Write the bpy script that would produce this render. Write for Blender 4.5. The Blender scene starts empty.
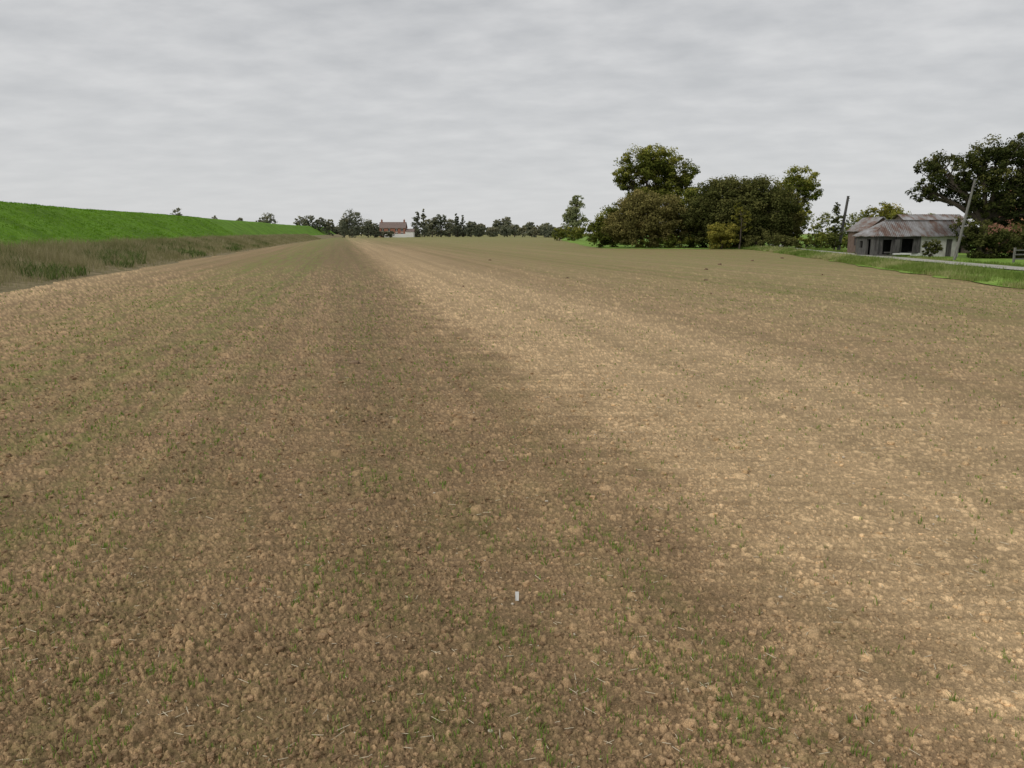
import bpy, math, numpy as np
from mathutils import Vector
rng=np.random.default_rng(7)
sc=bpy.context.scene
H=2.4
DX,DY=-0.214,0.977      # drilling direction
RX,RY=0.977,0.214       # right normal of drilling direction

# ---------------------------------------------------------------- noise
def h2(ix,iy,seed):
    n=(ix.astype(np.int64)*374761393+iy.astype(np.int64)*668265263+seed*1442695041)&0xffffffff
    n=((n^(n>>13))*1274126177)&0xffffffff
    n=((n^(n>>16))*2246822519)&0xffffffff
    n=n^(n>>15)
    return (n&0xffffff)/float(0xffffff)
def vn(x,y,seed=0):
    ix=np.floor(x);iy=np.floor(y);fx=x-ix;fy=y-iy
    fx=fx*fx*(3-2*fx);fy=fy*fy*(3-2*fy)
    a=h2(ix,iy,seed);b=h2(ix+1,iy,seed);c=h2(ix,iy+1,seed);d=h2(ix+1,iy+1,seed)
    return (a*(1-fx)+b*fx)*(1-fy)+(c*(1-fx)+d*fx)*fy
def fbm(x,y,o=4,seed=0):
    r=0;a=.5
    for i in range(o):
        r=r+a*vn(x*2**i,y*2**i,seed+i*17);a*=.5
    return r
def clods(x,y,cell,seed,dens=.7):
    """angular, tilted, flat-topped lumps; returns height and a per-lump random tone"""
    gx=x/cell;gy=y/cell
    ix=np.floor(gx);iy=np.floor(gy)
    out=np.zeros_like(x);tone=np.full_like(x,.4)
    for i in(-1,0,1):
        for j in(-1,0,1):
            cx=ix+i;cy=iy+j
            dx=gx-cx-h2(cx,cy,seed);dy=gy-cy-h2(cx,cy,seed+5)
            R=.20+.36*h2(cx,cy,seed+9)**1.5
            on=h2(cx,cy,seed+11)<dens
            th=h2(cx,cy,seed+13)*6.28;c=np.cos(th);s=np.sin(th)
            a=(dx*c-dy*s)/R;b=(dx*s+dy*c)/R*(1.+.5*h2(cx,cy,seed+15))
            d=np.maximum(np.maximum(np.abs(a),np.abs(b)),(np.abs(a)+np.abs(b)*.8)*.78)
            hh=np.clip((1-d)*2.6,0,1)*(.75+.4*a*h2(cx,cy,seed+17)+.4*b*(h2(cx,cy,seed+19)-.5))
            hh=np.where(on,hh*R*cell*(.5+.6*h2(cx,cy,seed+3)),0)
            w=hh>out
            tone=np.where(w,h2(cx,cy,seed+23),tone)
            out=np.maximum(out,hh)
    return out,tone
def soil(x,y):
    r=np.hypot(x,y)
    wx=x+.014*(vn(x*45,y*45,91)-.5)+.009*(vn(x*120,y*120,93)-.5)
    wy=y+.014*(vn(x*45,y*45,92)-.5)+.009*(vn(x*120,y*120,94)-.5)
    p=x*RX+y*RY
    f=np.clip(1-(r-25)/40,0,1)
    coarse=np.clip(1.2-.13*np.clip(p+1,0,6),.42,1.2)
    patch=.35+1.1*np.clip(vn(x*.9,y*.9,55),0,1)
    z=.05*(fbm(x*.35,y*.35,3,3)-.5)
    z=z+.014*(fbm(x*3,y*3,3,8)-.5)
    z=z+.007*np.sin(2*math.pi*(y+.11*x+.05*vn(x*.8,y*.8,4))/.16)*f*(.2+vn(x*1.5,y*5,31))
    c=np.zeros_like(x);tone=np.full_like(x,.4)
    for cell,sd,dn,am in((.14,1,.05,.8),(.068,2,.26,1.05),(.039,3,.52,1.25),(.023,4,.78,1.6)):
        h,t=clods(wx,wy,cell,sd,dn);h=h*am
        w=h>c;tone=np.where(w,t,tone);c=np.maximum(c,h)
    c=c*coarse*(.55+.45*patch)*f*1.1
    z=z+c+.005*(vn(x*100,y*100,77)-.5)*f
    far=np.clip(1-(r-60)/40,0,1)
    tone=.4+(tone-.4)*np.clip(c/.004,0,1)
    return z*far, c, tone

# ---------------------------------------------------------------- mesh helper
def mk(name,V,F,mats,smooth=False,attrs=None,mi=None):
    V=np.asarray(V,dtype=np.float32);F=np.asarray(F,dtype=np.int32)
    me=bpy.data.meshes.new(name);k=F.shape[1]
    me.vertices.add(len(V));me.vertices.foreach_set('co',V.ravel())
    me.loops.add(F.size);me.loops.foreach_set('vertex_index',F.ravel())
    me.polygons.add(len(F))
    me.polygons.foreach_set('loop_start',np.arange(len(F),dtype=np.int32)*k)
    me.polygons.foreach_set('loop_total',np.full(len(F),k,dtype=np.int32))
    for m in mats: me.materials.append(m)
    if mi is not None: me.polygons.foreach_set('material_index',np.asarray(mi,dtype=np.int32))
    me.update(calc_edges=True)
    me.polygons.foreach_set('use_smooth',np.full(len(F),smooth,dtype=bool))
    if attrs:
        for n,(dom,a) in attrs.items():
            at=me.attributes.new(n,'FLOAT',dom);at.data.foreach_set('value',np.asarray(a,dtype=np.float32))
    o=bpy.data.objects.new(name,me);sc.collection.objects.link(o)
    return o
def gridfaces(nr,nc):
    i=np.arange(nr-1)[:,None]*nc+np.arange(nc-1)[None,:]
    i=i.ravel()
    return np.stack([i,i+1,i+nc+1,i+nc],1)

# ---------------------------------------------------------------- materials
class N:
    def __init__(s,name):
        s.m=bpy.data.materials.new(name);s.m.use_nodes=True;s.t=s.m.node_tree
        s.b=s.t.nodes['Principled BSDF'];s.b.inputs['Roughness'].default_value=.9
        s.b.inputs['Specular IOR Level'].default_value=.15
    def n(s,ty,**kw):
        q=s.t.nodes.new(ty)
        for k,v in kw.items(): setattr(q,k,v)
        return q
    def l(s,a,b): s.t.links.new(a,b)
    def setin(s,i,v):
        if isinstance(v,bpy.types.NodeSocket): s.l(v,i)
        else: i.default_value=v
    def math(s,op,a,b=0.0,clamp=False):
        q=s.n('ShaderNodeMath',operation=op,use_clamp=clamp);s.setin(q.inputs[0],a);s.setin(q.inputs[1],b);return q.outputs[0]
    def noise(s,scale,detail=3,vec=None,rough=.55):
        q=s.n('ShaderNodeTexNoise');q.inputs['Scale'].default_value=scale;q.inputs['Detail'].default_value=detail
        q.inputs['Roughness'].default_value=rough
        if vec is not None:s.l(vec,q.inputs['Vector'])
        return q.outputs['Fac']
    def pos(s): return s.n('ShaderNodeNewGeometry').outputs['Position']
    def dot(s,v,d):
        q=s.n('ShaderNodeVectorMath',operation='DOT_PRODUCT');s.l(v,q.inputs[0]);q.inputs[1].default_value=d;return q.outputs['Value']
    def mapv(s,v,scale,rot=0):
        q=s.n('ShaderNodeMapping');s.l(v,q.inputs[0]);q.inputs['Scale'].default_value=scale;q.inputs['Rotation'].default_value=(0,0,rot);return q.outputs[0]
    def ramp(s,f,stops):
        q=s.n('ShaderNodeValToRGB');e=q.color_ramp.elements
        while len(e)<len(stops): e.new(.5)
        for a,(p,c) in zip(e,stops):
            a.position=p;a.color=(c[0],c[1],c[2],1) if hasattr(c,'__len__') else (c,c,c,1)
        s.setin(q.inputs[0],f);return q.outputs[0]
    def mix(s,f,a,b,mode='MIX'):
        q=s.n('ShaderNodeMix',data_type='RGBA',blend_type=mode)
        s.setin(q.inputs[0],f)
        for i,v in((6,a),(7,b)):
            if isinstance(v,tuple): q.inputs[i].default_value=(v[0],v[1],v[2],1)
            else: s.l(v,q.inputs[i])
        return q.outputs[2]
    def mr(s,v,a,b,c=0.,d=1.):
        q=s.n('ShaderNodeMapRange');s.setin(q.inputs[0],v)
        for i,x in zip((1,2,3,4),(a,b,c,d)):q.inputs[i].default_value=x
        return q.outputs[0]
    def col(s,c): s.setin(s.b.inputs['Base Color'],c if not isinstance(c,tuple) else (c[0],c[1],c[2],1))
    def bump(s,h,strength=.5,dist=.02):
        q=s.n('ShaderNodeBump');q.inputs['Strength'].default_value=strength;q.inputs['Distance'].default_value=dist
        s.l(h,q.inputs['Height']);s.l(q.outputs[0],s.b.inputs['Normal'])
    def attr(s,n): 
        q=s.n('ShaderNodeAttribute',attribute_name=n);return q.outputs['Fac']

def soil_mat(name,clodonly=False):
    g=N(name);P=g.pos()
    p=g.dot(P,(RX,RY,0));sd=g.dot(P,(DX,DY,0))
    wob=g.noise(.35,2,g.mapv(P,(1,.35,1),0.2))
    n1=g.noise(1.3,4,P)
    pw=g.math('ADD',p,g.math('MULTIPLY',g.math('SUBTRACT',wob,.5),1.6))
    pw=g.math('ADD',pw,g.math('MULTIPLY',g.math('SUBTRACT',n1,.5),2.2))
    t=g.mr(pw,-16,44)
    def P_(x):return (x+16)/60.
    def k(r,gg,b):return (r*1.80,gg*1.68,b*1.42)
    M=k(.22,.154,.099);L=k(.38,.285,.187);L2=k(.32,.238,.155);O=k(.25,.188,.116);Dk=k(.196,.138,.090)
    base=g.ramp(t,[(P_(-14),L2),(P_(-9),k(.255,.178,.118)),(P_(-6),M),(P_(-3),Dk),(P_(1.3),Dk),(P_(2.4),k(.25,.178,.116)),(P_(3.8),L),
        (P_(7.5),k(.355,.268,.176)),(P_(10.5),k(.28,.204,.133)),(P_(13),k(.30,.222,.144)),(P_(18),O),(P_(26),k(.28,.21,.135)),(P_(40),O)])
    cv=g.n('ShaderNodeCombineXYZ');g.l(p,cv.inputs[0]);g.l(g.math('MULTIPLY',sd,.012),cv.inputs[1])
    st=g.noise(1.1,3,cv.outputs[0])
    base=g.mix(1.,base,g.ramp(st,[(.3,.82),(.7,1.15)]),'MULTIPLY')
    cn=g.noise(1.0,2,g.mapv(P,(.5,8.5,1),0.11))
    base=g.mix(1.,base,g.ramp(cn,[(.32,.86),(.5,1.0),(.68,1.11)]),'MULTIPLY')
    base=g.mix(1.,base,g.ramp(n1,[(.3,.88),(.7,1.10)]),'MULTIPLY')
    n2=g.noise(28,3,P,.7);base=g.mix(1.,base,g.ramp(n2,[(.32,.76),(.5,.98),(.70,1.20)]),'MULTIPLY')
    n3=g.noise(130,2,P,.75);base=g.mix(1.,base,g.ramp(n3,[(.3,.60),(.5,.98),(.72,1.42)]),'MULTIPLY')
    if clodonly:
        base=g.mix(1.,base,g.ramp(g.attr('tint'),[(0,.70),(.6,1.05),(1,1.42)]),'MULTIPLY')
    else:
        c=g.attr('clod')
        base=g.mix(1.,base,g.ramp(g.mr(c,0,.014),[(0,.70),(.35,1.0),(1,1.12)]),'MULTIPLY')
        base=g.mix(1.,base,g.ramp(g.attr('tone'),[(0,.70),(.5,1.02),(.85,1.14),(1,1.45)]),'MULTIPLY')
        y=g.dot(P,(0,1,0))
        far=g.mr(y,4,60,.16,.38)
        gb=g.ramp(t,[(P_(-14),.2),(P_(-9.5),.4),(P_(-7),1.1),(P_(-3.2),1.1),(P_(-1),.5),(P_(2.5),.35),(P_(3.6),.08),(P_(8),.12),(P_(11),.4),(P_(20),.8),(P_(40),.95)])
        gn=g.ramp(g.noise(1.1,4,P),[(.35,.2),(.65,1.)])
        cv2=g.n('ShaderNodeCombineXYZ');g.l(p,cv2.inputs[0]);g.l(g.math('MULTIPLY',sd,.03),cv2.inputs[1])
        rows=g.ramp(g.noise(4.,1,cv2.outputs[0]),[(.38,.5),(.62,1.35)])
        fg=g.ramp(n2,[(.42,1.3),(.62,.35)])
        f=g.math('MULTIPLY',g.math('MULTIPLY',far,gb),g.math('MULTIPLY',gn,g.ramp(st,[(.35,1.2),(.65,.6)])))
        f=g.math('MULTIPLY',g.math('MULTIPLY',f,fg),rows)
        f=g.math('MULTIPLY',f,1.8,True)
        base=g.mix(f,base,(.21,.265,.055))
        base=g.mix(g.math('MULTIPLY',g.mr(y,110,380,0,.6),g.ramp(st,[(.35,1.2),(.6,.55)])),base,(.24,.26,.09))
    g.col(base)
    bn=g.math('ADD',g.math('MULTIPLY',n3,.6),n2)
    g.bump(bn,.9,.012)
    return g.m

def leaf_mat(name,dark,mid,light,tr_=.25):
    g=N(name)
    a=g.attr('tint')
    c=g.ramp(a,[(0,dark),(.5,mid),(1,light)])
    g.t.nodes.remove(g.b)
    d=g.n('ShaderNodeBsdfDiffuse');tr=g.n('ShaderNodeBsdfTranslucent');m=g.n('ShaderNodeMixShader')
    g.l(c,d.inputs[0]);g.l(c,tr.inputs[0]);m.inputs[0].default_value=tr_
    g.l(d.outputs[0],m.inputs[1]);g.l(tr.outputs[0],m.inputs[2]);g.l(m.outputs[0],g.t.nodes['Material Output'].inputs[0])
    return g.m
def plain(name,c1,c2,scale=4,bump=.3,stretch=(1,1,1)):
    g=N(name);P=g.mapv(g.pos(),stretch)
    g.col(g.ramp(g.noise(scale,5,P,.65),[(.32,c1),(.68,c2)]))
    g.bump(g.noise(scale*5,3,P),bump,.02);return g.m

bark=plain('bark',(.05,.04,.03),(.11,.09,.07),3,.5,(4,4,1))

# ---------------------------------------------------------------- ground
def ground():
    px=1.05
    r=[0.0001,.4,.9,1.5,2.1,2.5];x=2.6
    while x<70: r.append(x);x+=max(.0050,px*x*x/(769*H))
    while x<5000: r.append(x);x*=1.05
    r=np.array(r)
    fine=np.arange(-.75,.75,px/769.)
    co=np.arange(.76,2*math.pi-.76,.03)
    a=np.concatenate([fine,co,[2*math.pi-.75]])
    R,A=np.meshgrid(r,a,indexing='ij')
    X=(R*np.sin(A)).ravel();Y=(R*np.cos(A)).ravel()
    z,c,t=soil(X,Y)
    V=np.stack([X,Y,z],1)
    F=gridfaces(len(r),len(a))[:,::-1]
    return mk('ground_ploughed_field',V,F,[soil_mat('soil')],True,{'clod':('POINT',c),'tone':('POINT',t)})
ground()

def ico():
    import bmesh
    bm=bmesh.new();bmesh.ops.create_icosphere(bm,subdivisions=2,radius=1)
    v=np.array([q.co[:] for q in bm.verts]);f=np.array([[w.index for w in q.verts] for q in bm.faces]);bm.free();return v,f
IV,IF=ico()
def scatter_pts(n,r0,r1,ang=.8,power=2.2):
    u=rng.random(n);r=(r0**(2-power)+u*(r1**(2-power)-r0**(2-power)))**(1/(2-power))
    a=(rng.random(n)*2-1)*ang
    return r*np.sin(a),r*np.cos(a)
def rocks(name,x,y,s,mat,sink=.3):
    z=soil(x,y)[0];n=len(x)
    V=np.repeat(IV[None],n,0)
    k=rng.random((n,1,3))*10
    nz=np.sin(V*2.7+k)+np.sin(V[:,:,[1,2,0]]*4.1+k*2)*.5
    V=V*(1+.26*nz.sum(2,keepdims=True)/2)
    V=np.clip(V,-.78,.78)
    V=V*(s[:,None,None]*(rng.random((n,1,3))*.7+.65)*np.array([1,1,.8]))
    t=rng.random(n)*6.28;c,sn=np.cos(t)[:,None],np.sin(t)[:,None]
    VX=V[:,:,0]*c-V[:,:,1]*sn;VY=V[:,:,0]*sn+V[:,:,1]*c
    V=np.stack([VX+x[:,None],VY+y[:,None],V[:,:,2]+(z+s*(1-sink*2)*.6)[:,None]],2).reshape(-1,3)
    F=(IF[None]+(np.arange(n)*len(IV))[:,None,None]).reshape(-1,3)
    return mk(name,V,F,[mat],False,{'tint':('FACE',np.repeat(rng.random(n),len(IF)))})
x,y=scatter_pts(40000,2.7,22)
p=x*RX+y*RY
keep=rng.random(len(x))<np.clip(1.0-.12*np.clip(p,0,6),.25,1)*np.clip(.3+vn(x*1.1,y*1.1,505),0,1)
x,y=x[keep],y[keep]
s=.0036+.0085*rng.random(len(x))**2.0+.019*rng.random(len(x))**14
s*=np.clip(np.hypot(x,y)/7,.95,1.4)
rocks('soil_clods',x,y,s,soil_mat('clod_soil',True))
x,y=scatter_pts(170,3.3,30);rocks('flint_stones',x,y,.005+.009*rng.random(170)**2,plain('flint',(.45,.38,.29),(.64,.57,.46),30),.25)
ex=[(-2.95,14.2,.085),(-2.2,35,.07),(3.,42,.09),(10,40,.09),(16,60,.13),(21,68,.13),(13,52,.10),(8,31,.06),(-2,70,.12),(18,45,.08),(26,75,.14)]
ex=np.array(ex);rocks('earth_lumps',ex[:,0],ex[:,1],ex[:,2],plain('dark_earth',(.12,.08,.05),(.30,.21,.135),12),.3)

# ---------------------------------------------------------------- grass
def blades(name,x,y,z,h,w,mat,nb,lean=.5,spread=.08,smat=None,tint=None):
    n=len(x)*nb
    X=np.repeat(x,nb)+rng.normal(0,1,n)*spread;Y=np.repeat(y,nb)+rng.normal(0,1,n)*spread;Z=np.repeat(z,nb)
    hh=np.repeat(h,nb)*(.5+.7*rng.random(n));t=rng.random(n)*6.283;l=hh*lean*rng.random(n)
    ww=np.repeat(w,nb) if hasattr(w,'__len__') else np.full(n,w)
    b=rng.random(n)*6.283
    wx=np.cos(b)*ww;wy=np.sin(b)*ww
    lx=np.cos(t)*l;ly=np.sin(t)*l
    a0=np.stack([X-wx,Y-wy,Z-.02],1);a1=np.stack([X+wx,Y+wy,Z-.02],1)
    b0=np.stack([X-wx*.8+lx*.35,Y-wy*.8+ly*.35,Z+hh*.6],1);b1=np.stack([X+wx*.8+lx*.35,Y+wy*.8+ly*.35,Z+hh*.6],1)
    c0=np.stack([X-wx*.15+lx,Y-wy*.15+ly,Z+hh],1);c1=np.stack([X+wx*.15+lx,Y+wy*.15+ly,Z+hh],1)
    V=np.stack([a0,a1,b1,b0,c1,c0],1).reshape(-1,3)
    k=(np.arange(n)*6)[:,None]
    F=np.concatenate([k+np.array([[0,1,2,3]]),k+np.array([[3,2,4,5]])],0)
    tt=np.repeat(rng.random(len(x)) if tint is None else tint,nb)*.7+rng.random(n)*.3
    return mk(name,V,F,[mat],False,{'tint':('FACE',np.concatenate([tt,tt]))})
seed_m=leaf_mat('seedling_green',(.12,.19,.035),(.21,.31,.06),(.34,.44,.12),.4)
x,y=scatter_pts(88000,2.8,40,.8,1.65)
p=x*RX+y*RY
row=.125;pr=np.round(p/row)*row+rng.normal(0,.028,len(p));x=x+(pr-p)*RX;y=y+(pr-p)*RY
rowon=.4+.75*vn(np.round(p/row)*1.7,np.zeros(len(p)),808)
dens=np.interp(p,[-9,-6,-3,-1,2,3,6,12,20],[.6,1,1,.75,.6,.25,.22,.5,.8])*np.clip(vn(x*.8,y*.8,66)*2.2-.4,.14,1)*np.clip(vn(x*3.5,y*3.5,67)*2.4-.65,.14,1)*rowon
k=rng.random(len(x))<dens*.85
x,y=x[k],y[k];z=soil(x,y)[0]
blades('wheat_seedlings',x,y,z+.003,.017+.030*rng.random(len(x))**1.3,.0019+.00027*np.hypot(x,y),seed_m,3,.9,.008)
# straw
x,y=scatter_pts(1300,2.8,16,.8,2.2);z=soil(x,y)[0];n=len(x)
t=rng.random(n)*6.28;L=(.008+.032*rng.random(n)**2.5);w=.0012+.00020*np.hypot(x,y)
dx,dy=np.cos(t),np.sin(t)
zz=z+.010
def P3(a,b,c):return np.stack([a,b,c],1)
tl=(rng.random(n)-.5)*.3*L
V=np.stack([P3(x-dx*L-dy*w,y-dy*L+dx*w,zz-tl),P3(x-dx*L+dy*w,y-dy*L-dx*w,zz-tl),P3(x+dx*L+dy*w,y+dy*L-dx*w,zz+tl),P3(x+dx*L-dy*w,y+dy*L+dx*w,zz+tl),P3(x-dx*L,y-dy*L,zz-tl+w),P3(x+dx*L,y+dy*L,zz+tl+w)],1).reshape(-1,3)
kk=(np.arange(n)*6)[:,None]
F=np.concatenate([kk+np.array([[0,1,2,3]]),kk+np.array([[0,3,5,4]]),kk+np.array([[1,4,5,2]])],0)
mk('straw_litter',V,F,[plain('straw',(.50,.42,.28),(.72,.64,.48),60)])

def boxverts(cx,cy,cz,sx,sy,sz,rot=0):
    v=[]
    for a in(-.5,.5):
        for b in(-.5,.5):
            for c in(-.5,.5):
                X=a*sx;Y=b*sy
                v.append((cx+X*math.cos(rot)-Y*math.sin(rot),cy+X*math.sin(rot)+Y*math.cos(rot),cz+c*sz))
    return v
BF=[[0,1,3,2],[4,6,7,5],[0,4,5,1],[2,3,7,6],[0,2,6,4],[1,5,7,3]]
def empty(name,loc=(0,0,0)):
    e=bpy.data.objects.new(name,None);e.location=loc;e.empty_display_size=.2;sc.collection.objects.link(e);return e
def box(name,cx,cy,cz,sx,sy,sz,mat,rot=0,parent=None):
    o=mk(name,boxverts(cx,cy,cz,sx,sy,sz,rot),BF,[mat]);
    if parent:o.parent=parent
    return o
def poly(name,V,F,mat,parent=None):
    me=bpy.data.meshes.new(name);me.from_pydata(V,[],F);me.materials.append(mat);me.update()
    o=bpy.data.objects.new(name,me);sc.collection.objects.link(o)
    if parent:o.parent=parent
    return o
white=plain('white_paint',(.62,.61,.58),(.8,.8,.78),8,.1)
e=empty('plant_label')
z0=float(soil(np.array([.033]),np.array([4.75]))[0][0])+.012
poly('blade',[(.022,4.75,z0-.01),(.033,4.752,z0-.03),(.044,4.75,z0-.01),(.046,4.765,z0+.045),(.021,4.765,z0+.045),
 (.022,4.753,z0-.01),(.033,4.755,z0-.03),(.044,4.753,z0-.01),(.046,4.768,z0+.045),(.021,4.768,z0+.045)],
 [[0,1,2,3,4],[9,8,7,6,5],[0,4,9,5],[4,3,8,9],[3,2,7,8],[2,1,6,7],[1,0,5,6]],white,e)

# ---------------------------------------------------------------- embankment
prof=np.array([(13.3,-.08),(14.3,.05),(15.5,.25),(17,.5),(18.3,.75),(19.5,1.0),(20.5,1.1),(21.5,1.15),(22.8,1.7),(24,2.3),(25.5,3.05),(27,3.8),(28.3,4.5),(29.2,4.9),(30,5.1),(31,5.18),(34,5.2),(36,4.6),(46,0),(47,-.2)])
pp=np.concatenate([np.linspace(prof[i,0],prof[i+1,0],5)[:-1] for i in range(len(prof)-1)]+[[47]])
def bank_z(pl,s):
    z=np.interp(pl,prof[:,0],prof[:,1])
    z=z*(1+np.clip(s-60,0,600)/300*.19)
    z=z+.16*(fbm(pl*.5,s*.25,3,40)-.5)*np.clip((pl-13.5)/2,0,1)+.22*(vn(pl*0+3,s*.03,41)-.5)*np.clip((pl-22)/6,0,1)
    return z
def bank_xy(q,s):
    sh=-np.clip((np.clip(s,0,None)/300)**1.6*6,0,18)
    return DX*s-RX*(q+sh),DY*s-RY*(q+sh)
ss=np.concatenate([np.arange(-60,120,.8),np.arange(120,900,6)])
S,Q=np.meshgrid(ss,pp,indexing='ij');S=S.ravel();Q=Q.ravel()
edge=(vn(S*.25,S*0,44)-.5)*np.clip((16-Q)/2.5,0,1)*1.2
X,Y=bank_xy(Q+edge,S)
g=N('embankment_grass')
q=g.attr('q')
Pn=g.pos()
q=g.math('ADD',q,g.math('MULTIPLY',g.math('SUBTRACT',g.noise(.5,3,Pn),.5),2.0))
nb=g.noise(1.8,5,Pn,.75)
grn=g.ramp(nb,[(.30,(.070,.160,.010)),(.5,(.140,.280,.020)),(.70,(.22,.37,.045))])
grn=g.mix(1.,grn,g.ramp(g.noise(.22,3,Pn),[(.35,.78),(.65,1.15)]),'MULTIPLY')
rgh=g.ramp(g.noise(1.6,4,Pn,.7),[(.3,(.15,.125,.06)),(.5,(.25,.205,.11)),(.7,(.36,.29,.17))])
g.col(g.mix(g.mr(q,20.6,21.6),rgh,grn));g.bump(g.noise(6,4,Pn,.7),.9,.16)
mk('grass_embankment',np.stack([X,Y,bank_z(Q,S)],1),gridfaces(len(ss),len(pp)),[g.m],True,{'q':('POINT',Q)})

def in_bank(n,q0,q1,s0,s1,pw=1.6):
    u=rng.random(n);s=s0+(s1-s0)*u**pw;q=q0+(q1-q0)*rng.random(n)
    x,y=bank_xy(q,s)
    return q,s,x,y,bank_z(q,s)
rough_m=leaf_mat('rough_grass_blades',(.12,.13,.045),(.28,.26,.125),(.54,.46,.30))
q,s,x,y,z=in_bank(21000,14.0,21.6,8,330,1.8)
k=rng.random(len(q))<np.clip((q-13.8)/2,.25,1)
hgt=.22+.60*np.clip((q-14)/6,0,1)*(.5+.8*vn(x*.5,y*.5,12))
sz=np.clip(s/40,.8,4)
tn=np.clip(.1+1.0*fbm(x*.35,y*.35,3,99)+.12*rng.normal(size=len(x)),0,1)
blades('rough_grass_verge',x[k],y[k],z[k],hgt[k],(.007*sz)[k],rough_m,6,.7,.16,tint=tn[k])
q,s,x,y,z=in_bank(6500,14.5,21.3,8,160,1.4)
k=fbm(x*.3,y*.3,3,123)>.49
weed_m=leaf_mat('dock_and_nettle_leaves',(.06,.10,.025),(.11,.17,.045),(.22,.23,.09))
blades('nettles',x[k],y[k],z[k],.28+.3*rng.random(k.sum()),.022*np.clip(s[k]/40,.8,2),weed_m,6,.9,.14)
sg_m=leaf_mat('short_grass_blades',(.09,.19,.012),(.18,.34,.028),(.28,.45,.06),.35)
q,s,x,y,z=in_bank(20000,21.,30.8,10,170,2.0)
blades('embankment_turf',x,y,z,.05+.08*rng.random(len(x)),.010*np.clip(s/30,1,3),sg_m,4,.9,.15,tint=np.clip(fbm(x*.8,y*.8,3,18)*2-.5,0,1))

# ---------------------------------------------------------------- right-hand grass land
EP=np.array([(4.,-80),(17.0,0),(22.3,34.5),(34.8,108),(34.8,116),(30,119),(14.8,124),(14.0,150),(17,270),(40,610),(60,1200)],float)
seg=np.hypot(*np.diff(EP,axis=0).T);cum=np.r_[0,np.cumsum(seg)]
tt=np.concatenate([np.arange(0,260,1.2),np.arange(260,cum[-1],12)])
ex=np.interp(tt,cum,EP[:,0]);ey=np.interp(tt,cum,EP[:,1])
cols=np.array([0,.4,1,2,3,4,5,6,7,9,12,16,22,30,45,70,120,250,600,1500,3500])
E,C=np.meshgrid(np.arange(len(tt)),cols,indexing='ij');E=E.ravel();C=C.ravel()
X=ex[E]+C+1.4*(vn(ey[E]*.4,ey[E]*0,5)-.5)*np.exp(-C/2);Y=ey[E]
nearw=np.clip((112-Y)/6,0,1)
Z=.02+.05*np.clip(C/1.,0,1)+.16*(fbm(X*.5,Y*.5,3,21)-.4)*np.clip(C/1.5,0,1)*np.exp(-np.clip(C-6,0,50)/3)
# low bank and shallow ditch next to the field
Z=Z+nearw*(.26*np.exp(-((C-1.6)/.9)**2)-.30*np.exp(-((C-4.2)/.9)**2)*np.clip((C-2)/1,0,1))
Z=np.maximum(Z,.045*np.clip(C/.4,0,1)-.01)
g=N('meadow_grass');Pn=g.pos()
c=g.ramp(g.noise(.6,5,Pn,.65),[(.3,(.13,.22,.03)),(.5,(.20,.33,.05)),(.72,(.30,.37,.10))])
c=g.mix(1.,c,g.ramp(g.noise(5,3,Pn),[(.3,.65),(.7,1.3)]),'MULTIPLY')
g.col(c);g.bump(g.noise(8,3,Pn),.8,.08)
mk('grass_meadow',np.stack([X,Y,Z],1),gridfaces(len(tt),len(cols))[:,::1],[g.m],True)
TP=np.array([(22.4,-60),(27.6,0),(33.2,50.5),(35.6,71),(40.2,108),(46,135),(54,160)],float)
ty=np.arange(-60,160,1.5);tx=np.interp(ty,TP[:,1],TP[:,0]);
k_=np.ones(9)/9;tx=np.convolve(np.pad(tx,4,'edge'),k_,'valid')
w=np.linspace(-1.25,1.25,13);A,B=np.meshgrid(np.arange(len(ty)),w,indexing='ij');A=A.ravel();B=B.ravel()
X=tx[A]+B+.35*np.sign(B)*(vn(ty[A]*.5,B*0,3)-.5)*(np.abs(B)>1.1)
Z=.185-.05*(np.abs(B)/1.25)**4-.03*np.exp(-((np.abs(B)-.7)/.22)**2)
g=N('track_surface');Pn=g.pos()
g.col(g.ramp(g.noise(1.5,5,Pn,.65),[(.3,(.30,.295,.24)),(.7,(.48,.46,.40))]));g.bump(g.noise(20,4,Pn),.5,.02)
mk('farm_track',np.stack([X,ty[A],Z],1),gridfaces(len(ty),len(w)),[g.m],True)
n=20000;u=rng.random(n);yy=20+110*u**1.3;exx=np.interp(yy,EP[:4,1],EP[:4,0])
off=rng.random(n)**1.6*11;txx=np.interp(yy,TP[:,1],TP[:,0]);xx=exx+off
k=(np.abs(xx-txx)>1.45)&(fbm(xx*.35,yy*.35,3,140)+rng.random(n)*.25>.45)&((xx<txx-3.0)|(xx>txx)|(rng.random(n)<.3))
xx,yy,txx,off=xx[k],yy[k],txx[k],off[k];mg=leaf_mat('verge_grass_blades',(.08,.14,.022),(.20,.26,.065),(.50,.44,.24))
hv=(.10+.18*rng.random(len(xx)))*(1+1.1*np.exp(-((off-1.8)/1.3)**2)*(vn(xx*.4,yy*.4,60)))
blades('verge_grass',xx,yy,.06+.20*np.exp(-((off-1.6)/.9)**2),hv,.012*np.clip(yy/40,1,3),mg,6,.8,.18,tint=np.clip(fbm(xx*.3,yy*.3,3,7)*1.8-.45+.25*(off<3),0,1))

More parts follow.
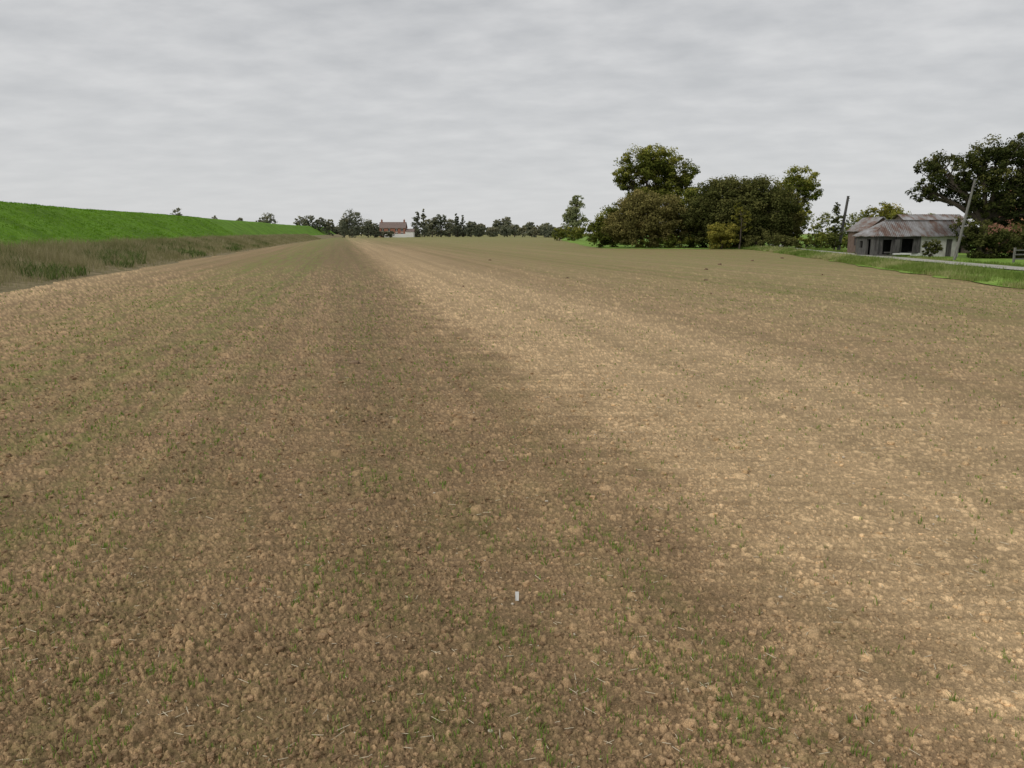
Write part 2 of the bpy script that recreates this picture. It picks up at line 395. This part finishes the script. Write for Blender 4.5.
# ---------------------------------------------------------------- trees
class Acc:
    def __init__(s): s.V=[];s.F=[];s.M=[];s.T=[];s.n=0
    def add(s,V,F,m,t):
        s.V.append(V);s.F.append(F+s.n);s.M.append(np.full(len(F),m));s.T.append(t);s.n+=len(V)
    def build(s,name,mats):
        return mk(name,np.concatenate(s.V),np.concatenate(s.F),mats,False,{'tint':('FACE',np.concatenate(s.T))},np.concatenate(s.M))
def tube(acc,pts,rad,k=7):
    pts=np.array(pts,float);n=len(pts);V=[]
    for i in range(n):
        d=pts[min(i+1,n-1)]-pts[max(i-1,0)];d/=np.linalg.norm(d)+1e-9
        a=np.cross(d,[.3,.9,.2]);a/=np.linalg.norm(a);b=np.cross(d,a)
        for j in range(k):
            t=2*math.pi*j/k;V.append(pts[i]+rad[i]*(a*math.cos(t)+b*math.sin(t)))
    F=[[i*k+j,i*k+(j+1)%k,(i+1)*k+(j+1)%k,(i+1)*k+j] for i in range(n-1) for j in range(k)]
    acc.add(np.array(V),np.array(F),0,np.zeros(len(F)))
def rdir(n):
    v=rng.normal(size=(n,3));return v/np.linalg.norm(v,axis=1,keepdims=True)
def foliage(acc,c,r,ncl,clr,per,leaf,fill=.25,topbias=.35,tb=.5,m=1):
    c=np.array(c,float);r=np.array(r,float)
    d=rdir(ncl);rad=np.where(rng.random(ncl)<fill,rng.random(ncl)*.7,.70+.30*rng.random(ncl))
    cc=c+d*r*rad[:,None]
    cr=clr*(.45+.85*rng.random(ncl))
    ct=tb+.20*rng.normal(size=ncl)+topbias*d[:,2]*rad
    n=ncl*per
    ld=rdir(n);lr=rng.random(n)**(.5)
    idx=np.repeat(np.arange(ncl),per)
    P=cc[idx]+ld*lr[:,None]*cr[idx][:,None]*np.array([1.1,1.1,.75])
    P[:,2]=np.maximum(P[:,2],.1)
    nrm=ld*.6+rng.normal(size=(n,3))*.5+np.array([0,0,.45]);nrm/=np.linalg.norm(nrm,axis=1,keepdims=True)
    a=np.cross(nrm,rng.normal(size=(n,3)));a/=np.linalg.norm(a,axis=1,keepdims=True);b=np.cross(nrm,a)
    s=leaf*(.5+.9*rng.random(n))[:,None]
    V=np.stack([P-a*s,P-b*s*.55+a*s*.1,P+a*s,P+b*s*.6-a*s*.15],1).reshape(-1,3)
    F=(np.arange(n)*4)[:,None]+np.array([[0,1,2,3]])
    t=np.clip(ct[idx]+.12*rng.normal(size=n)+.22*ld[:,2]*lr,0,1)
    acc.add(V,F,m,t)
    return cc
def tree(name,x,y,lobes,mat,leaf=.2,dens=1.0,trunk=None,limbs=True,clr=.22,fill=.25,tb=.45,acc=None):
    own=acc is None
    if own:acc=Acc()
    base=np.array([x,y,-.1])
    tr,th=trunk if trunk else (.25,max(1.0,min(l[2]-l[5]*.6 for l in lobes)))
    top=np.array([x+.03*th,y,th])
    tube(acc,[base,base+(top-base)*.12,base+(top-base)*.5+np.array([.02*th,0,0]),top],[tr*1.5,tr*1.08,tr*.9,tr*.75],9)
    for (dx,dy,z,rx,ry,rz) in lobes:
        c=np.array([x+dx,y+dy,z])
        m_=(rx*ry*rz)**(1/3)
        ncl=int(28*dens*(m_/2.5)**1.2)+8
        per=int(np.clip(30*dens*(m_*clr*1.0/leaf)**1.3/3,22,120))
        cc=foliage(acc,c,(rx,ry,rz),ncl,m_*clr*1.35,per,leaf,fill,.3,tb)
        if limbs:
            mid=top+(c-top)*.5+rng.normal(size=3)*.2
            tube(acc,[top-np.array([0,0,.3]),mid,c+(0,0,rz*.3)],[tr*.7,tr*.45,tr*.16],6)
            for q in cc[:14]:
                st=mid+(c-mid)*rng.random();md=(st+q)/2+rng.normal(size=3)*.15
                tube(acc,[st,md,q],[tr*.25,tr*.15,tr*.04],5)
    if own: return acc.build(name,[bark,mat])
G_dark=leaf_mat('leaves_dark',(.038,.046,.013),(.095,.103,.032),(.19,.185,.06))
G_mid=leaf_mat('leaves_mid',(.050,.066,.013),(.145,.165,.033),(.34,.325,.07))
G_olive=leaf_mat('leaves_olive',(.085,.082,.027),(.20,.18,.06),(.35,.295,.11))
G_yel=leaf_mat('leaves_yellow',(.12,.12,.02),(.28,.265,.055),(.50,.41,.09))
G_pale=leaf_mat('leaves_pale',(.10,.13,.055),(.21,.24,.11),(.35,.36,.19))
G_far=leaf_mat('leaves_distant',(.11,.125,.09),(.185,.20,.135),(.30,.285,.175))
G_bigd=leaf_mat('leaves_ash',(.028,.036,.012),(.066,.078,.024),(.17,.165,.05))

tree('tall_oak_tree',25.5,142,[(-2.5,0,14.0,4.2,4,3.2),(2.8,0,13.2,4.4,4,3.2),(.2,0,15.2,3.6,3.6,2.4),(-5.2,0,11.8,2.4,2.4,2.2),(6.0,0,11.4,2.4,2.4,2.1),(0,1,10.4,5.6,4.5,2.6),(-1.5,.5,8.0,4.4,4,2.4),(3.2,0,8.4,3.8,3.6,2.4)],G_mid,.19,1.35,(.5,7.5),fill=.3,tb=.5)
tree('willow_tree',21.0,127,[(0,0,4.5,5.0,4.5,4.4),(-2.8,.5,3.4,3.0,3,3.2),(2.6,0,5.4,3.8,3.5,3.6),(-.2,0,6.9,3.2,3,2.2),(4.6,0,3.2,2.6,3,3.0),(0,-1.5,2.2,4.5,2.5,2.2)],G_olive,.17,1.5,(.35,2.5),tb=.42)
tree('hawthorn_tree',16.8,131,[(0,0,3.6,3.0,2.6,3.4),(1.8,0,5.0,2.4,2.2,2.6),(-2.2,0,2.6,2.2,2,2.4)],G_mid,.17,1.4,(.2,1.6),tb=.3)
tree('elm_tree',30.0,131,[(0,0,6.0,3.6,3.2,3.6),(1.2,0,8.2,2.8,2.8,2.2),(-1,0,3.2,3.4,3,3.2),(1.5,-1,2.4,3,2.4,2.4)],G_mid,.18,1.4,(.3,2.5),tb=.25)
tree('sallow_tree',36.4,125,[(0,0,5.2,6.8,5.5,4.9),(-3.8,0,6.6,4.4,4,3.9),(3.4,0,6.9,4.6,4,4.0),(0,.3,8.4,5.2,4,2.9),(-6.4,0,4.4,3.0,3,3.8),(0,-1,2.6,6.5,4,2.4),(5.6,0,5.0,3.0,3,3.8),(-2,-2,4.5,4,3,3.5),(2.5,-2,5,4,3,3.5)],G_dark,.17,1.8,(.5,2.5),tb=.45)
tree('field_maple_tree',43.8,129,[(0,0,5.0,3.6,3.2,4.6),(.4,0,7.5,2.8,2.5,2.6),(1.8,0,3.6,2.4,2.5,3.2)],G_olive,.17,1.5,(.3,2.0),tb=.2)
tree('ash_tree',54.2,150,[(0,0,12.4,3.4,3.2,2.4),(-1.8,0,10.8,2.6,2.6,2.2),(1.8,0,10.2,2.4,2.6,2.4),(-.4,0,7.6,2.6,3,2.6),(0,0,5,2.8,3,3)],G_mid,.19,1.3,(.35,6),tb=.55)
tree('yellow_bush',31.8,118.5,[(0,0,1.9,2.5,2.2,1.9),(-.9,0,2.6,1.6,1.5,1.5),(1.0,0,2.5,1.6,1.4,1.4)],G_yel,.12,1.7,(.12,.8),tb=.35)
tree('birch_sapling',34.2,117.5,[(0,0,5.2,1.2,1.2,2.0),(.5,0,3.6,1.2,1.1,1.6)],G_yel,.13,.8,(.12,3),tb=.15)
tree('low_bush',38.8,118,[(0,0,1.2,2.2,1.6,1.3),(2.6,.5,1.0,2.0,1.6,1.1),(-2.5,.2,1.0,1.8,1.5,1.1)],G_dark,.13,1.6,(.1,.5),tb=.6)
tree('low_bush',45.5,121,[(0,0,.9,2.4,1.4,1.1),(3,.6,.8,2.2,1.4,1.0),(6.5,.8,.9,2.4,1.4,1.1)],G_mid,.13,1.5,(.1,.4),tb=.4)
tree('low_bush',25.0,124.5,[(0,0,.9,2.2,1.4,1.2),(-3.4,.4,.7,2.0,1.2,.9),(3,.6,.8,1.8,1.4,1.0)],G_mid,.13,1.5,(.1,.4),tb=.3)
tree('poplar_tree',20.3,255,[(0,0,5.5,3.8,3.5,5.2),(.3,0,9.8,3.0,2.8,3.6),(.8,0,13.0,1.7,1.7,1.8),(-1.8,0,8,2.2,2.2,2.6)],G_pale,.28,1.2,(.35,2.5),tb=.6)
a=Acc()
for (x,y,z,rx,rz) in [(25.5,215,4.2,3.6,4.1),(29,210,4.8,3.4,4.2),(22.5,220,3.2,3,3.1),(31.5,205,3.9,3.2,3.8),(19,240,2.4,2.8,2.2),(15.5,255,2.2,3.0,2.0),(33,170,3.4,3.2,3.4),(27,190,3.2,3.2,3.2),(20,160,2.6,3.2,2.6),(24,165,3.2,3.2,3.2)]:
    tree('',x,y,[(0,0,z,rx,3,rz),(rx*.5,0,z*1.1,rx*.6,2,rz*.75)],None,.25,1.1,(.2,1),False,tb=.5,acc=a)
a.build('hedgerow_trees',[bark,G_mid])

a=Acc()
def ft(u,vtop,Y,wpx,kind=0,tb=.4):
    x=(u-512)/784*Y;zt=H+(233.5-vtop)/800*Y;w=wpx/784*Y/2
    L=Y/784*.7
    if kind==0: lob=[(0,0,zt*.5,w,w,zt*.48),(w*.35,0,zt*.7,w*.6,w*.6,zt*.28),(-w*.4,0,zt*.6,w*.55,w*.55,zt*.3)]
    elif kind==1: lob=[(0,0,zt*.3,w,w,zt*.3),(0,0,zt*.6,w*.65,w*.6,zt*.27),(0,0,zt*.84,w*.35,w*.35,zt*.17)]
    else: lob=[(0,0,zt*.65,w,w,zt*.34),(-w*.4,0,zt*.5,w*.6,w*.6,zt*.25)]
    tree('',x,Y,lob,None,L,.7,(Y/1400,zt*.45),False,tb=tb,acc=a)
for q in [(352,210.5,420,22,0),(344,218,430,12,0),(368,219,440,12,0,.5),(375,223,430,10,0),
    (417,212,480,13,1,.2),(424,210,500,9,1,.3),(432,217,480,16,0,.5),(441,213,480,12,0,.2),(449,219,480,12,0,.6),(457,213,490,8,1,.2),(463,215,490,7,1,.3),(471,221,480,12,0),(479,224,500,14,0),
    (497,219,620,9,0,.5),(506,216.5,620,11,0,.6),(530,222,640,10,0,.4),(546,223,600,12,0,.5)]: ft(*q)
for u in np.arange(412,575,6.5):
    ft(u+rng.normal()*2.5,228+rng.normal()*2.2-(2 if u>535 else 0),560-max(0,u-470)*1.6,8+8*rng.random(),0,.2+.7*rng.random())
for u in np.arange(325,385,6.0): ft(u,226+rng.random()*3,640,12,0,.4)
for u in np.arange(376,396,7.0): ft(u,231+rng.random()*1.5,440,9,0,.4)
for u in np.arange(480,560,12.0): ft(u,224+rng.random()*5,760,12,0,.7)
for q in [(178,206,260,13,0,.5),(268,213.5,420,17,0),(260,217,420,8,0),(300,216,460,12,0,.6),(309,215,460,14,0),(320,217,470,12,0),(329,218,480,12,0,.6),(240,217,420,10,0,.4),(215,215.5,360,8,0)]: ft(*q)
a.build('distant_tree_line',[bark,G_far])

a=Acc()
for q in [(822,211,165,16,0,.4),(834,214,160,18,0,.5),(848,212,170,18,0,.4),(858,208,175,16,0,.5),(868,211,165,18,0,.3),(895,210,150,24,0,.5),(908,212,140,20,0,.4),(815,222,140,16,0,.4),(828,226,135,18,0,.5),(925,212,150,22,0,.4),(940,213,130,22,0,.3),(845,226,130,18,0,.2),(862,226,130,18,0,.4),(836,228,118,16,0,.3),(822,232,116,16,0,.4)]: ft(*q)
a.build('background_copse',[bark,G_mid])
tree('lime_tree',73,155,[(0,0,6.2,3.2,3,2.2),(-2,0,4.4,2.6,2.6,3),(2,0,4.6,2.8,2.6,3)],G_yel,.2,1.2,(.25,2.5),tb=.15)

tree('large_ash_tree',45.6,76,[(-4.9,0,8.2,2.0,2.2,1.7),(-5.8,0,6.3,1.5,1.8,1.1),(-3.0,.3,7.2,1.7,1.8,1.5),(-.8,0,9.1,2.1,2.3,1.7),(1.6,0,10.1,2.3,2.4,1.6),(3.8,0,9.2,2.2,2.4,1.9),(.8,0,7.2,2.8,2.6,1.8),(3.6,.5,6.6,2.8,2.4,2.0),(-1.6,0,5.6,1.9,1.9,1.2),(1.5,0,4.8,2.8,2.2,1.7),(5.6,0,7.6,2.0,2,2.2),(4.0,0,4.4,2.4,2,1.8)],G_bigd,.12,1.6,(.42,3.6),clr=.22,fill=.4,tb=.36)
tree('elder_bush',44.4,73.5,[(0,0,1.7,2.2,1.8,1.9),(2.4,0,1.5,2.0,1.6,1.7),(-1.2,.6,2.6,1.5,1.4,1.5),(4.4,-.3,1.3,1.9,1.5,1.5)],G_dark,.11,1.8,(.12,.7),tb=.3)
tree('laurel_bush',39.9,74.5,[(0,0,.85,.9,.9,.85),(.45,0,1.1,.6,.7,.7)],G_dark,.09,1.8,(.08,.4),tb=.35)
tree('bramble_bush',50.5,78,[(0,0,1.6,2.6,1.8,1.7),(2.8,0,1.5,2.2,1.8,1.6)],G_mid,.12,1.6,(.1,.5),tb=.3)
tree('cypress_tree',42.9,104,[(0,0,2.2,.9,.9,2.2),(0,0,4.2,.7,.7,1.7),(0,0,5.6,.4,.4,1.1)],G_dark,.12,1.6,(.12,.8),False,tb=.3)

# ---------------------------------------------------------------- buildings
def brickm(n,a,b):
    g=N(n);Pn=g.pos();g.col(g.ramp(g.noise(3,5,Pn,.7),[(.3,a),(.7,b)]));return g.m
brick=brickm('brick',(.075,.060,.050),(.15,.118,.10))
oldbrick=brickm('old_brick',(.11,.078,.06),(.20,.145,.12))
redbrick=brickm('red_brick',(.25,.11,.075),(.37,.18,.13))
oldwood=plain('weathered_boards',(.05,.048,.046),(.15,.143,.135),2.5,.4,(5,5,.5))
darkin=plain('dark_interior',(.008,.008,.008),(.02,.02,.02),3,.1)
greyroof=plain('brown_tiles',(.16,.12,.105),(.26,.20,.18),2,.3)
tile=plain('clay_tiles',(.30,.14,.07),(.46,.24,.13),3,.4)
glass=plain('window_glass',(.03,.035,.04),(.07,.075,.08),1,.0)
g=N('rusty_corrugated_sheet');Pn=g.pos()
c=g.ramp(g.noise(1.1,6,g.mapv(Pn,(1.2,.35,.35)),.7),[(.34,(.13,.075,.055)),(.44,(.20,.14,.115)),(.50,(.24,.225,.215)),(.7,(.40,.40,.41))])
g.col(c);g.b.inputs['Roughness'].default_value=.6;rust=g.m
whitewash=plain('whitewashed_brick',(.42,.40,.37),(.66,.65,.62),1.8,.3)
def corr(name,p0,p1,p2,mat,parent,pitch=.22,amp=.035,lift=.03,p3=None):
    """corrugated sheet p0-p1 eave, p2-p3 top edge"""
    p0,p1,p2=map(lambda v:np.array(v,float),(p0,p1,p2));u=p1-p0;v=p2-p0
    p3=p2+u if p3 is None else np.array(p3,float)
    n=np.cross(u,v);n/=np.linalg.norm(n)
    if n[2]<0:n=-n
    L=np.linalg.norm(u);k=int(L/pitch*6);rows=9
    s=np.linspace(0,1,k);V=[];uu=u/L
    for j in range(rows):
        f=j/(rows-1);a=p0+(p2-p0)*f;b=p1+(p3-p1)*f
        for t in s:
            q=a+(b-a)*t;d=np.dot(q-p0,uu)
            V.append(q+n*(lift+amp*math.sin(d/pitch*2*math.pi)+.03*math.sin(t*17+j)*(1-f+.3)))
    o=mk(name,V,gridfaces(rows,k),[mat],True);o.parent=parent
    md=o.modifiers.new('thick','SOLIDIFY');md.thickness=.015
def wallpoly(name,x0,y0,x1,y1,z0,ztop,openings,mat,parent,th=.2,gable=None):
    L=math.hypot(x1-x0,y1-y0);ux,uy=(x1-x0)/L,(y1-y0)/L;nx,ny=-uy,ux
    xs=sorted(set([0,L]+[o[0] for o in openings]+[o[1] for o in openings]))
    zs=sorted(set([z0,ztop]+[o[2] for o in openings]+[o[3] for o in openings]))
    V=[];F=[]
    for i in range(len(xs)-1):
        for j in range(len(zs)-1):
            cx=(xs[i]+xs[i+1])/2;cz=(zs[j]+zs[j+1])/2
            if any(o[0]<cx<o[1] and o[2]<cz<o[3] for o in openings):continue
            b=len(V)
            for d in(0,th):
                for (a,z) in((xs[i],zs[j]),(xs[i+1],zs[j]),(xs[i+1],zs[j+1]),(xs[i],zs[j+1])):
                    V.append((x0+ux*a+nx*d,y0+uy*a+ny*d,z))
            F+=[[b,b+1,b+2,b+3],[b+7,b+6,b+5,b+4]]
            nb=lambda ii,jj:(0<=ii<len(xs)-1 and 0<=jj<len(zs)-1 and not any(o[0]<(xs[ii]+xs[ii+1])/2<o[1] and o[2]<(zs[jj]+zs[jj+1])/2<o[3] for o in openings))
            if not nb(i,j-1):F.append([b,b+4,b+5,b+1])
            if not nb(i,j+1):F.append([b+2,b+6,b+7,b+3])
            if not nb(i+1,j):F.append([b+1,b+5,b+6,b+2])
            if not nb(i-1,j):F.append([b,b+3,b+7,b+4])
    if gable:
        b=len(V)
        for d in(0,th):
            for (a,z) in((0,ztop),(L,ztop),(L*.5,gable)): V.append((x0+ux*a+nx*d,y0+uy*a+ny*d,z+.002))
        F+=[[b,b+1,b+2],[b+5,b+4,b+3],[b,b+2,b+5,b+3],[b+1,b+4,b+5,b+2]]
    return poly(name,V,F,mat,parent)

def barn():
    e=empty('corrugated_roof_barn')
    x0,x1,y0,y1=36.6,45.2,79,83.2;ez,rz=2.15,3.65;ym=(y0+y1)/2;hp=1.9
    wallpoly('front_wall_boards',x0,y0,x0+4.7,y0,0,ez,[(.9,1.8,0,1.75),(2.8,4.0,.0,1.85)],oldwood,e)
    wallpoly('front_wall_white',x0+4.7,y0,x1,y0,0,ez,[(.4,1.1,.8,1.6),(2.6,3.2,0,1.8)],whitewash,e)
    box('back_wall',(x0+x1)/2,y1,ez/2,x1-x0,.2,ez,brick,0,e)
    wallpoly('end_wall_near',x0,y1-.1,x0,y0+.2,0,ez,[(.8,1.5,.9,1.6),(2.4,3.3,0,1.8)],oldwood,e)
    wallpoly('end_wall_far',x1,y0+.2,x1,y1-.1,0,ez,[],whitewash,e,gable=rz-.08)
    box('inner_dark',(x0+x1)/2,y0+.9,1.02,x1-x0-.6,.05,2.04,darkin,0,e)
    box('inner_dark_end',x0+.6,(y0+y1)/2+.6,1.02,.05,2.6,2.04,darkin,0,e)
    for i,xx in enumerate((x0+.3,x0+2.3,x0+4.5)): box('post_%d'%i,xx,y0-.08,1.03,.16,.14,2.06,oldwood,0,e)
    box('door_leaf',x0+2.25,y0-.20,.9,.5,.05,1.75,oldwood,0,e)
    box('window_frame',x0+4.7+.75,y0+.07,1.2,.68,.04,.76,glass,0,e)
    for i,dx_ in enumerate((.42,.75,1.08)): box('window_bar_%d'%i,x0+4.7+dx_,y0+.03,1.2,.05,.04,.8,white,0,e)
    box('wood_door',x0+4.7+2.9,y0+.08,.9,.58,.04,1.78,oldwood,0,e)
    a=(x0-.3,y0-.4,ez-.1);b=(x1+.35,y0-.4,ez-.1);c=(x1+.35,y1+.4,ez-.1);d=(x0-.3,y1+.4,ez-.1);r0=(x0+hp,ym,rz);r1=(x1+.35,ym,rz)
    corr('roof_front',a,b,r0,rust,e,p3=r1)
    corr('roof_back',d,c,r0,rust,e,p3=r1)
    corr('roof_hip',d,a,r0,rust,e,p3=(r0[0],r0[1]-.02,r0[2]))
    box('ridge_cap',(x0+hp+x1+.35)/2,ym,rz+.07,x1-x0+.35-hp,.28,.07,rust,0,e)
    for i in range(8):
        box('debris_plank_%d'%i,x0+rng.random()*4,y0-.8-rng.random()*.6,.2+rng.random()*.5,1+rng.random(),.06,.14,oldwood if i%3 else white,rng.random()*.6-.3,e)
barn()
def outbuilding():
    e=empty('brick_outbuilding')
    x0,x1,y0,y1=39.6,42.9,87.5,92;ez,rz=2.7,4.1;xm=(x0+x1)/2
    wallpoly('front_gable',x0,y0,x1,y0,0,ez,[(.7,1.5,0,1.9)],oldbrick,e,gable=rz-.08)
    box('door',x0+1.1,y0+.1,.95,.76,.05,1.86,oldwood,0,e)
    wallpoly('side_wall_left',x0,y1,x0,y0+.2,0,ez,[(1.4,2.3,1,1.9)],oldbrick,e)
    box('window_glass',x0+.12,y1-1.85,1.45,.04,.9,.9,glass,0,e)
    box('side_wall_right',x1-.1,(y0+y1)/2+.1,ez/2,.2,y1-y0-.25,ez,oldbrick,0,e)
    wallpoly('back_gable',x0,y1+.01,x1,y1+.01,0,ez,[],oldbrick,e,gable=rz-.08)
    corr('roof_left',(x0-.25,y0-.25,ez-.15),(x0-.25,y1+.35,ez-.15),(xm,y0-.25,rz+.03),rust,e)
    corr('roof_right',(x1+.25,y0-.25,ez-.15),(x1+.25,y1+.35,ez-.15),(xm,y0-.25,rz+.03),rust,e)
outbuilding()
def open_barn():
    e=empty('open_barn')
    x0,x1,y0,y1=47.0,54.0,92,99;ez,rz=3.2,4.6;ym=(y0+y1)/2
    wallpoly('front_wall',x0,y0,x1,y0,0,ez,[(.6,3.2,0,2.6),(3.8,6.4,0,2.6)],brick,e)
    box('back_wall',(x0+x1)/2,y1,ez/2,x1-x0,.2,ez,brick,0,e)
    wallpoly('gable_left',x0,y1-.1,x0,y0+.2,0,ez,[],brick,e,gable=rz-.08)
    wallpoly('gable_right',x1,y0+.2,x1,y1-.1,0,ez,[],brick,e,gable=rz-.08)
    corr('roof_front',(x0-.3,y0-.4,ez-.1),(x1+.3,y0-.4,ez-.1),(x0-.3,ym,rz),rust,e)
    corr('roof_back',(x0-.3,y1+.4,ez-.1),(x1+.3,y1+.4,ez-.1),(x0-.3,ym,rz),rust,e)
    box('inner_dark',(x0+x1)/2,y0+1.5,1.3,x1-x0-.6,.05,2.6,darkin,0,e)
open_barn()
def house(name,x0,x1,y0,y1,ez,rz,wallm,roofm,wins,chim):
    e=empty(name);ym=(y0+y1)/2
    ops=[(a,a+w,zb,zt) for a,w,zb,zt in wins]
    wallpoly('front_wall',x0,y0,x1,y0,0,ez,ops,wallm,e,.3)
    for i,(a,w,zb,zt) in enumerate(wins):
        box('glass_%d'%i,x0+a+w/2,y0+.2,(zb+zt)/2,w,.03,zt-zb,glass,0,e)
        box('frame_mid_%d'%i,x0+a+w/2,y0+.14,(zb+zt)/2,.12,.06,zt-zb,white,0,e)
        box('sill_%d'%i,x0+a+w/2,y0-.07,zb-.06,w+.3,.12,.12,white,0,e)
        box('lintel_%d'%i,x0+a+w/2,y0-.04,zt+.1,w+.2,.06,.2,white,0,e)
    box('back_wall',(x0+x1)/2,y1-.15,ez/2,x1-x0,.3,ez,wallm,0,e)
    wallpoly('gable_left',x0,y1-.31,x0,y0+.31,0,ez,[],wallm,e,.3,gable=rz-.08)
    wallpoly('gable_right',x1,y0+.31,x1,y1-.31,0,ez,[],wallm,e,.3,gable=rz-.08)
    o=.35
    poly('roof',[(x0-o,y0-o,ez-.12),(x1+o,y0-o,ez-.12),(x1+o,ym,rz),(x0-o,ym,rz),(x1+o,y1+o,ez-.12),(x0-o,y1+o,ez-.12),
      (x0-o,y0-o,ez+.06),(x1+o,y0-o,ez+.06),(x1+o,ym,rz+.18),(x0-o,ym,rz+.18),(x1+o,y1+o,ez+.06),(x0-o,y1+o,ez+.06)],
      [[0,1,2,3],[3,2,4,5],[6,9,8,7],[9,11,10,8],[0,6,7,1],[5,4,10,11],[0,3,9,6],[3,5,11,9],[1,7,8,2],[2,8,10,4]],roofm,e)
    for i,cx in enumerate(chim):
        box('chimney_%d'%i,cx,ym,rz+.5,.9,.9,1.6,wallm,0,e);box('chimney_cap_%d'%i,cx,ym,rz+1.36,1.1,1.1,.12,wallm,0,e)
        box('pot_%d'%i,cx,ym,rz+1.7,.3,.3,.55,tile,0,e)
    return e
h=house('farmhouse',-79.5,-64,470,478,5.4,8.8,redbrick,greyroof,[(1.2,1.5,1,2.6),(5.2,1.2,.3,2.6),(9.5,1.5,1,2.6),(12.8,1.5,1,2.6),(1.2,1.5,3.6,5.0),(5.2,1.3,3.6,5.0),(9.5,1.5,3.6,5.0),(12.8,1.5,3.6,5.0)],(-78.5,-65))
box('white_extension_wall',-61.4,472,1.6,4.9,6,3.2,white,0,h)
poly('extension_roof',[(-63.6,468.7,3.22),(-58.6,468.7,3.22),(-58.6,475.3,3.22),(-63.6,475.3,3.22),(-63.6,472,5.0),(-58.6,472,5.0)],[[0,1,5,4],[3,4,5,2],[1,2,5],[0,4,3],[0,3,2,1]],greyroof,h)
box('garden_wall',-67,450,1.0,13,.3,2.0,white,0,h)
house('brick_cottage',59,71,92,99,3.6,6.0,redbrick,tile,[(1.2,1.2,1,2.3),(4.5,1.0,0.1,2.2),(7.5,1.2,1,2.3)],(60.2,))

# ---------------------------------------------------------------- poles / fence
polewood=plain('pole_wood',(.10,.095,.088),(.24,.23,.21),3,.3,(6,6,.6))
def pole(name,x,y,h,lean,r=.13,mat=None):
    e=empty(name);mat=mat or polewood
    a=Acc();tube(a,[(x,y,-.1),(x+lean*.5,y,h*.5),(x+lean,y,h)],[r,r*.85,r*.7],10);o=a.build('shaft',[mat]);o.parent=e
    box('cap',x+lean,y,h+.02,r*1.5,r*1.5,.04,mat,0,e)
    for i in range(2): box('insulator_bracket_%d'%i,x+lean*(.97-.04*i),y-r-.04,h-.3-.3*i,.3,.06,.07,mat,0,e)
pole('telegraph_pole',38.9,68.5,6.9,1.05,.13)
pole('telegraph_pole',43.9,105,7.2,.75,.22,oldwood)
e=empty('wooden_fence')
for i in range(7):
    xx=40.6+i*1.6;yy=63.0+.4*i;box('post_%d'%i,xx,yy,.6,.13,.13,1.3,polewood,.2,e)
for j,zz in enumerate((.35,.7,1.05)): box('rail_%d'%j,40.6+4.8,63-.12+1.2,zz,9.9,.05,.1,polewood,math.atan2(.4,1.6),e)

# ---------------------------------------------------------------- world, sun, camera
w=bpy.data.worlds.new('World');sc.world=w;w.use_nodes=True;t=w.node_tree;bg=t.nodes['Background']
g=N.__new__(N);g.t=t
sky=g.n('ShaderNodeTexSky',sky_type='NISHITA');sky.sun_disc=False
az=math.radians(235);el=math.radians(36)
sky.sun_elevation=el;sky.sun_rotation=az
D=g.n('ShaderNodeTexCoord').outputs['Generated']
sx=g.n('ShaderNodeSeparateXYZ');g.l(D,sx.inputs[0])
zc=g.math('MAXIMUM',sx.outputs[2],0.0);dz=g.math('ADD',zc,.16)
cx=g.n('ShaderNodeCombineXYZ');g.l(g.math('DIVIDE',sx.outputs[0],dz),cx.inputs[0]);g.l(g.math('DIVIDE',sx.outputs[1],dz),cx.inputs[1])
v1=g.mapv(cx.outputs[0],(1.0,1.3,1),.5)
n1=g.noise(4.0,5,v1,.52);n2=g.noise(1.3,3,cx.outputs[0]);
n=g.math('ADD',g.math('MULTIPLY',n1,.6),g.math('MULTIPLY',n2,.4))
cl=g.ramp(n,[(.36,(4.85,4.96,5.12)),(.5,(5.75,5.82,5.93)),(.64,(6.8,6.82,6.86))])
hz=g.mr(zc,0.0,.28,.85,0.)
cl=g.mix(hz,cl,(6.7,6.76,6.80))
c=g.mix(.96,sky.outputs[0],cl)
g.l(c,bg.inputs[0]);bg.inputs[1].default_value=.1
sl=bpy.data.lights.new('sun','SUN');sl.energy=1.5;sl.angle=math.radians(18);sl.color=(1,.97,.92)
so=bpy.data.objects.new('sun',sl);sc.collection.objects.link(so)
dv=Vector((math.sin(az)*math.cos(el),math.cos(az)*math.cos(el),math.sin(el)))
so.rotation_euler=dv.to_track_quat('Z','Y').to_euler();so.location=(0,-20,50)
cam=bpy.data.cameras.new('camera');co=bpy.data.objects.new('camera',cam);sc.collection.objects.link(co);sc.camera=co
cam.sensor_fit='HORIZONTAL';cam.sensor_width=36;cam.lens=36*769/1024;cam.clip_end=8000;cam.clip_start=.05
co.location=(0,0,H);co.rotation_euler=(math.radians(90-11.1),0,0)
sc.view_settings.view_transform='Standard';sc.view_settings.look='None';sc.view_settings.exposure=0
